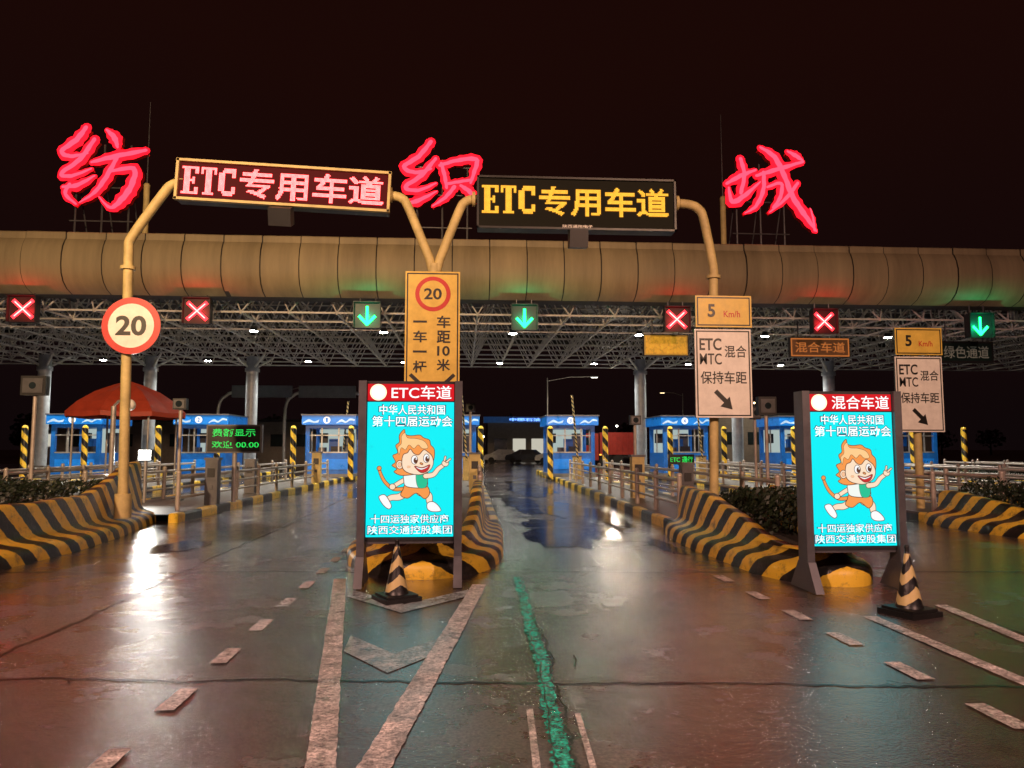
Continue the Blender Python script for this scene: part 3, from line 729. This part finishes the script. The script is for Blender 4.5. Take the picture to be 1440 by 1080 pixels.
# ------------------------------------------------------------------ cones
def cone(x,y,h,tilt=0):
    mb=MB(); n=24
    b=.20
    mb.box((0,0,.025),(b*2,b*2,.05),M_black); mb.box((0,0,.06),(b*1.7,b*1.7,.03),M_black)
    pr=[(.13,.07),(.118,.10),(.025,h-.02),(.018,h)]
    for i in range(len(pr)-1):
        vs=[];fs=[];us=[]
        for k in range(n):
            a=2*math.pi*k/n; vs+=[(pr[i][0]*math.cos(a),pr[i][0]*math.sin(a),pr[i][1]),(pr[i+1][0]*math.cos(a),pr[i+1][0]*math.sin(a),pr[i+1][1])]
        for k in range(n):
            j=(k+1)%n; fs.append((2*k,2*j,2*j+1,2*k+1))
            u=lambda q:abs((q/n*4)%2-1)*.10
            us.append([(u(k),pr[i][1]),(u(k+1),pr[i][1]),(u(k+1),pr[i+1][1]),(u(k),pr[i+1][1])])
        mb.add(vs,fs,M_cone if i==1 else M_black,us,True)
    mb.cyl((0,0,h),(0,0,h+.03),.022,M_black,10); mb.ball((0,0,h+.04),.025,M_black,8,5)
    mb.make('traffic_cone',loc=(x,y,.004),rot=(0,0,tilt))
cone(-.68,8.07,.58,.5); cone(4.30,7.07,.60,.35)

# ------------------------------------------------------------------ booths
def booth(cx,num,Y=36.6):
    mb=MB(); w=2.25; d=2.8; zb=.2
    yc=Y+d/2
    mb.box((cx,yc,zb+.08),(w+.1,d+.1,.16),M_conc)
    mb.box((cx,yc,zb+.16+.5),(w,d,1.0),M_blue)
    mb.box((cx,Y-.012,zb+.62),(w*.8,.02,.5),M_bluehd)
    zq=zb+1.16
    for sx in (-1,1):
        for sy in (-1,1): mb.box((cx+sx*(w/2-.09),yc+sy*(d/2-.09),zq+.6),(.18,.18,1.2),M_blue)
    mb.box((cx-.35,Y+.03,zq+.6),(.06,.05,1.2),M_steel); mb.box((cx+.45,Y+.03,zq+.6),(.06,.05,1.2),M_steel)
    mb.box((cx,Y+.025,zq+.85),(w-.38,.04,.05),M_steel)
    mb.box((cx,Y+.03,zq+.03),(w-.38,.08,.06),M_steel)
    for sx in (-1,1): mb.box((cx+sx*(w/2-.03),yc,zq+.6),(.05,.06,1.2),M_steel)
    mb.poly([(cx-w/2+.1,zq),(cx+w/2-.1,zq),(cx+w/2-.1,zq+1.2),(cx-w/2+.1,zq+1.2)],Y+d-.15,E_win)
    mb.box((cx+.2,Y+.9,zq+.15),(.5,.3,.35),M_dark); mb.box((cx-.45,Y+.8,zq+.12),(.35,.3,.3),M_grey); mb.box((cx+.0,Y+1.4,zq+.35),(.45,.3,.7),M_blue)
    mb.box((cx+.6,Y+d-.3,zq+.5),(.5,.2,1.0),M_grey); mb.box((cx-.7,Y+d-.3,zq+.75),(.4,.2,.5),M_dark)
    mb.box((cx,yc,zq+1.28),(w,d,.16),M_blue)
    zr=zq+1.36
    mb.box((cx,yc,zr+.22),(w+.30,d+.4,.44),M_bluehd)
    mb.box((cx,yc,zr+.47),(w+.38,d+.5,.06),M_grey)
    yf=Y-.20-.006
    wv=paint('wave_light',(.35,.5,.65),.4,emit=.45); wd=paint('number_disc',(.6,.65,.7),.4,emit=.6)
    mb.disc((cx-.1,zr+.22),.17,yf,wd,20); mb.text(num,cx-.15,cx-.05,zr+.12,zr+.32,yf-.006,M_bluehd,.02)
    P=crom([(cx+.35,zr+.08),(cx+.6,zr+.26),(cx+.8,zr+.16),(cx+1.0,zr+.30),(cx+1.22,zr+.26)],4)
    mb.poly(P+crom([(cx+1.22,zr+.18),(cx+1.0,zr+.20),(cx+.8,zr+.08),(cx+.6,zr+.14),(cx+.35,zr+.06)],4),yf,wv)
    mb.poly(crom([(cx-1.22,zr+.10),(cx-.95,zr+.26),(cx-.7,zr+.16),(cx-.45,zr+.24)],4)+[(cx-.5,zr+.10),(cx-.7,zr+.08),(cx-.95,zr+.14),(cx-1.22,zr+.05)],yf,wv)
    mb.make('toll_booth')
    for sx in(-1.3,1.3):
        m2=MB(); m2.cyl((cx+sx,34.8,.15),(cx+sx,34.8,2.5),.13,M_post,14); m2.ball((cx+sx,34.8,2.5),.13,M_kerb,12,6); m2.make('striped_bollard')
for cx,nm in ((-18.2,'3'),(-12.4,'2'),(-6.4,'1'),(-.45,'2'),(5.4,'3'),(11.1,'4'),(17.1,'5'),(23.0,'6')): booth(cx,nm)
def machine(x,y,h,w=.35,mat=M_yel,name='ticket_machine'):
    mb=MB(); mb.box((x,y,.2+h/2),(w,w*.9,h),mat); mb.box((x,y,.2+h+.03),(w+.06,w,.06),M_grey); mb.box((x,y-w*.45-.01,.2+h*.72),(w*.6,.02,h*.2),M_dark); mb.box((x,y-w*.45-.01,.2+h*.4),(w*.3,.02,h*.1),M_grey)
    mb.make(name)
def boom(x,y,sg):
    mb=MB(); mb.box((x,y,.2+.5),(.35,.45,1.0),M_yel); mb.box((x,y,.2+1.03),(.4,.5,.06),M_grey)
    mb.cyl((x,y-.25,1.05),(x+sg*.25,y-.25,4.0),.045,M_cone,8); mb.make('boom_gate')
machine(4.95,21.0,1.15); machine(-5.9,31,1.2); machine(.4,24,1.2); machine(11.0,22,1.2); machine(-6.6,24,1.0,.3,M_grey); machine(-6.2,19.2,1.1,.3,M_grey); machine(5.3,17.5,1.0,.28,M_grey)
boom(-6.1,39,1); boom(.2,33,-1); boom(5.2,33.8,-1); boom(11,34,-1)
def campole(x,y,h,w=.45,bh=.42,mat=M_rail):
    mb=MB(); mb.cyl((x,y,.15),(x,y,h-.2),.05,mat,10); mb.box((x,y-.03,h-.1),(w,.2,bh),M_dark); mb.box((x,y-.15,h-.1),(w*.8,.02,bh*.75),M_grey)
    mb.box((x,y+.0,.2),(.25,.25,.04),M_grey); mb.disc((x,h-.1),.09,y-.164,M_glassd,14); mb.make('camera_pole')
campole(-11.0,20,3.3,.62,.5); campole(8.32,20,2.85,.5,.5); campole(-7.7,21,2.9,.35,.3); campole(5.6,24,2.6,.35,.3); campole(.3,28,3.2,.35,.3); campole(9.2,23,2.8,.3,.4)
mb=MB(); x,y,h=-8.35,18.5,2.6
mb.cyl((x,y,.2),(x,y,h),.06,M_steel,10); mb.tube([(x,y,h),(x+.15,y-.1,h+.12),(x+.45,y-.2,h+.12)],.03,M_steel,8); mb.ball((x+.45,y-.2,h+.02),.14,M_white,12,8); mb.make('surveillance_camera')
mb=MB(); mb.cyl((-8.17,20,.2),(-8.17,20,1.3),.04,M_steel,8); mb.box((-8.17,20,1.42),(.34,.14,.28),M_dark); mb.poly([(-8.32,1.30),(-8.02,1.30),(-8.02,1.54),(-8.32,1.54)],19.92,glow('flood_white',(1,1,.92),30)); mb.make('floodlight')
lamp('SPOT',(-8.17,19.8,1.42),(1,.97,.88),260,.10,(-5.5,9,0),110,.8,'floodlight_beam')
mb=MB(); mb.box((-5.95,20.08,1.84),(1.42,.16,.74),M_grey); mb.box((-5.95,19.99,1.84),(1.34,.02,.66),M_black); mb.cyl((-5.95,20.1,.2),(-5.95,20.1,1.5),.06,M_steel,10)
leds(mb,'费额显示',-6.5,-5.4,1.90,2.10,19.975,E_ledg,12,.8); leds(mb,'欢迎 00.00',-6.5,-5.3,1.60,1.78,19.975,E_ledg,11,.8); mb.make('message_board')
mb=MB(); mb.box((7.7,26,1.2),(.9,.14,.35),M_dark); mb.cyl((7.7,26,.0),(7.7,26,1.1),.05,M_steel,8); leds(mb,'ETC 通行',7.3,8.1,1.1,1.3,25.925,E_ledg,12,.8); mb.make('message_board')
mb=MB(); cx,cy=-11.5,26.5
rr=1.95; vs=[];n=8
rings=[(1.0,2.65),(1.0,2.80),(.82,3.15),(.55,3.5),(.25,3.75),(.02,3.9)]
for k,(r,z) in enumerate(rings):
    for i in range(16):
        a=math.pi*i/n; q=1 if i%2==0 else .93
        vs.append((cx+rr*r*q*math.cos(a),cy+rr*r*q*math.sin(a),z-(0 if i%2==0 else .04)))
mb.add(vs,[(k*16+i,k*16+(i+1)%16,(k+1)*16+(i+1)%16,(k+1)*16+i) for k in range(5) for i in range(16)],M_tent)
for i in range(4):
    a=math.pi/4+math.pi/2*i; mb.cyl((cx+1.7*math.cos(a),cy+1.7*math.sin(a),.0),(cx+1.7*math.cos(a),cy+1.7*math.sin(a),2.75),.035,M_steel,8)
mb.make('canopy_tent')

# ------------------------------------------------------------------ background beyond the plaza
def car(x,y,col,name='parked_car',rz=0):
    mb=MB()
    body=[(-2.2,.35),(-2.2,.8),(-1.9,.92),(-1.3,.98),(-.75,1.42),(.7,1.45),(1.5,1.0),(2.1,.85),(2.25,.6),(2.2,.35)]
    w=.85; vs=[(-w if z<1.1 else -w*.8,p,z) for p,z in body]+[(w if z<1.1 else w*.8,p,z) for p,z in body]; n=len(body)
    mb.add(vs,[tuple(range(n)),tuple(range(n,2*n))[::-1]]+[(i,(i+1)%n,n+(i+1)%n,n+i) for i in range(n)],col)
    mb.add([(-.66,-1.26,1.03),(.66,-1.26,1.03),(.6,-.80,1.40),(-.6,-.80,1.40)],[(0,1,2,3)],M_glassd)
    for s in(-1,1):
        for p in (-1.35,1.4): mb.cyl((s*.9,p,.32),(s*.7,p,.32),.32,M_tyre,14)
        mb.box((s*.65,-2.21,.72),(.28,.03,.14),glow('tail_lamp',(1,.02,.02),2))
    mb.make(name,loc=(x,y,.004),rot=(0,0,rz))
M_cw=paint('car_white',(.5,.5,.5),.3); M_cs=paint('car_dark',(.05,.05,.06),.25)
car(4.6,80,M_cw,rz=1.4); car(6.9,79,M_cs,rz=1.2); car(9.6,76,M_cw,rz=1.5)
mb=MB(); mb.box((0,0,2.0),(3.9*1.05,2.5,2.0),M_truckred)
for i in range(9): mb.box((-1.95+i*.49,-1.27,2.0),(.06,.05,1.95),M_truckred)
for p in (-1.6,-.4,1.4): mb.cyl((p,-1.25,.5),(p,-.9,.5),.5,M_tyre,18)
mb.box((0,0,.85),(4.2,1.1,.25),M_dark); mb.box((-3.0,0,1.7),(1.7,2.4,2.4),M_truckred); mb.box((-3.3,-1.22,2.2),(.8,.03,.7),M_glassd); mb.cyl((-3.1,-1.25,.5),(-3.1,-.9,.5),.5,M_tyre,18)
mb.box((-2.0,-1.3,1.0),(.2,.04,.1),glow('marker_amber',(1,.4,.05),3))
mb.make('cargo_truck',loc=(14.4,68,.004))
lamp('POINT',(12.5,62,6),(1,.85,.65),700,.1,name='yard_lamp')
mb=MB(); mb.box((9,92,2.4),(12,8,4.8),M_wall); mb.box((9,87.7,4.9),(13,1,.7),M_blue)
for i in range(5): mb.box((4.5+i*2.2,87.97,1.7),(1.5,.06,2.0),E_win2 if i in(1,2) else M_glassd)
mb.text('中国石油加油站',5.5,12,4.72,5.1,87.17,E_blue,.03); mb.make('service_building')
mb=MB(); mb.box((38,80,2.5),(24,8,5),M_wall)
for i in range(10): mb.box((28+i*2.2,75.97,2.6),(1.2,.06,1.3),M_glassd)
mb.box((38,80,5.1),(25,9,.25),M_dark); mb.make('office_building')
mb=MB(); mb.box((-30,85,2.2),(30,8,4.4),M_wall)
for i in range(11): mb.box((-43+i*2.6,80.97,2.4),(1.4,.06,1.3),M_glassd if i%4 else E_win2)
mb.box((-30,85,4.5),(31,9,.25),M_dark); mb.make('office_building')
lamp('POINT',(30,70,6),(1,.8,.55),900,.1,name='yard_lamp')
def sgn(a): return 1 if a>0 else -1
def slamp(x,y,h,arm,name='street_lamp',mat=M_steel,em=E_white):
    mb=MB(); mb.cyl((0,0,0),(0,0,h),.11,mat,12,r2=.06); mb.tube([(0,0,h-.3),(arm*.5,0,h+.1),(arm,0,h+.15)],.04,mat,8)
    mb.box((arm+sgn(arm)*.3,0,h+.14),(.75,.26,.12),M_grey); mb.box((arm+sgn(arm)*.3,0,h+.072),(.6,.2,.015),em); mb.cyl((0,0,0),(0,0,.3),.2,M_conc,10)
    return mb.make(name,loc=(x,y,0))
slamp(8.0,70,8.2,4.2); slamp(-22,95,9,2.5,em=E_warm); slamp(30,100,9,-2.5,em=E_warm); slamp(-4,110,9,2.5,em=E_warm)
mb=MB()
for a,b in ((-17.5,-13),(-12.5,-8.2)):
    mb.tube(crom([(a-1.0,58,.0),(a-1.0,58,4.6),(a-.4,58,5.6),(a,58,5.8)],4),.12,M_steel,8)
    mb.box(((a+b)/2,58,5.9),(b-a,.3,.9),M_grey)
mb.tube(crom([(-7.2,58,0),(-7.2,58,4.6),(-7.7,58,5.6),(-8.2,58,5.8)],4),.12,M_steel,8)
mb.make('sign_gantry')
for (x,y,z,e) in ((-10,120,4,E_white),(-1,130,3.2,E_X),(3.5,125,3.5,E_white),(20,120,6,E_white),(48,120,9,E_warm),(60,130,7,E_white),(-45,120,8,E_white),(6,140,3,E_X),(55,110,5,E_ledg),(36,105,4,E_X),(72,140,10,E_warm),(66,140,6,E_white),(24,115,5,E_white),(-60,120,6,E_warm)):
    mb=MB(); mb.cyl((x,y,0),(x,y,z),.07,M_grey,6); mb.ball((x,y,z),.16,e,8,6); mb.make('post_light')
mb=MB(); vs=[];fs=[]
for t in range(40):
    tx=random.uniform(-130,130); ty=random.uniform(150,180); th=random.uniform(5,9)
    mb.cyl((tx,ty,0),(tx,ty,th*.6),.25,M_soil,6,r2=.12)
    for _ in range(240):
        a=Vector((random.gauss(0,1),random.gauss(0,1),random.gauss(0,1))); a.normalize(); r=random.random()**.4
        o=Vector((tx+a.x*r*3.2,ty+a.y*r*3,th*.68+a.z*r*th*.38)); s=random.uniform(.25,.55)
        b=Vector((random.gauss(0,1),random.gauss(0,1),random.gauss(0,1))).normalized(); c=b.orthogonal().normalized()
        k=len(vs); vs+=[tuple(o+b*s),tuple(o+c*s),tuple(o-b*s),tuple(o-c*s)]; fs.append((k,k+1,k+2,k+3))
mb.add(vs,fs,M_leaf); mb.make('distant_trees')

# ------------------------------------------------------------------ lighting
SOD=(1,.68,.30)
slamp(-13,-6,11.0,3.0,em=E_warm); slamp(13,-8,11.0,-3.0,em=E_warm)
lamp('SPOT',(-9.7,-6,10.9),SOD,21000,.25,(-8,29,9.5),60,.8,'flood_left')
lamp('SPOT',(9.7,-8,10.9),(1,.60,.26),7000,.25,(2,29,9),60,.8,'flood_right')
lamp('POINT',(-9.2,-6,10.7),(1,.55,.42),10500,.25,name='street_left')
lamp('POINT',(9.2,-8,10.7),(1,.55,.44),8500,.25,name='street_right')
E_dl=glow('downlight',(1,.97,.88),220)
for x_ in (-21.5,-15.4,-9.4,-3.6,2.3,8.2,14.2,20.2):
    for y_ in (34,46):
        mb=MB(); mb.cyl((x_,y_,6.85),(x_,y_,7.05),.2,M_dark,14,r2=.12); mb.cyl((x_,y_,6.835),(x_,y_,6.85),.17,E_dl,14); mb.make('downlight')
        lamp('SPOT',(x_,y_,6.80),(1,.95,.84),2000 if y_==34 else 2600,.18,(x_,y_,0),150,.6,'canopy_lamp')
w=bpy.data.worlds.new('World'); SC.world=w; w.use_nodes=True; N=w.node_tree.nodes; L=w.node_tree.links
bg=N['Background']; tc=N.new('ShaderNodeTexCoord'); sp=N.new('ShaderNodeSeparateXYZ'); L.new(tc.outputs['Generated'],sp.inputs[0])
rp=N.new('ShaderNodeValToRGB'); rp.color_ramp.elements[0].position=0; rp.color_ramp.elements[0].color=(.0045,.0022,.0025,1)
rp.color_ramp.elements[1].position=.5; rp.color_ramp.elements[1].color=(.0105,.0026,.0018,1)
nz=N.new('ShaderNodeTexNoise'); nz.inputs['Scale'].default_value=1.6; nz.inputs['Detail'].default_value=4; L.new(tc.outputs['Generated'],nz.inputs['Vector'])
ml=N.new('ShaderNodeMath'); ml.operation='MULTIPLY_ADD'; ml.inputs[1].default_value=.35; L.new(nz.outputs['Fac'],ml.inputs[0])
m2=N.new('ShaderNodeMath'); m2.operation='SUBTRACT'; m2.inputs[1].default_value=.17; L.new(sp.outputs['Z'],m2.inputs[0]); L.new(m2.outputs[0],ml.inputs[2])
L.new(ml.outputs[0],rp.inputs['Fac']); L.new(rp.outputs['Color'],bg.inputs['Color']); bg.inputs['Strength'].default_value=1.0
# ------------------------------------------------------------------ camera
cd=bpy.data.cameras.new('camera'); cam=bpy.data.objects.new('camera',cd); COL.objects.link(cam)
cd.sensor_width=36; cd.lens=26.25; cd.clip_start=.05; cd.clip_end=2000
cam.location=(0,0,1.6); cam.rotation_euler=(math.radians(90+4.9),0,math.radians(-3.8))
SC.camera=cam
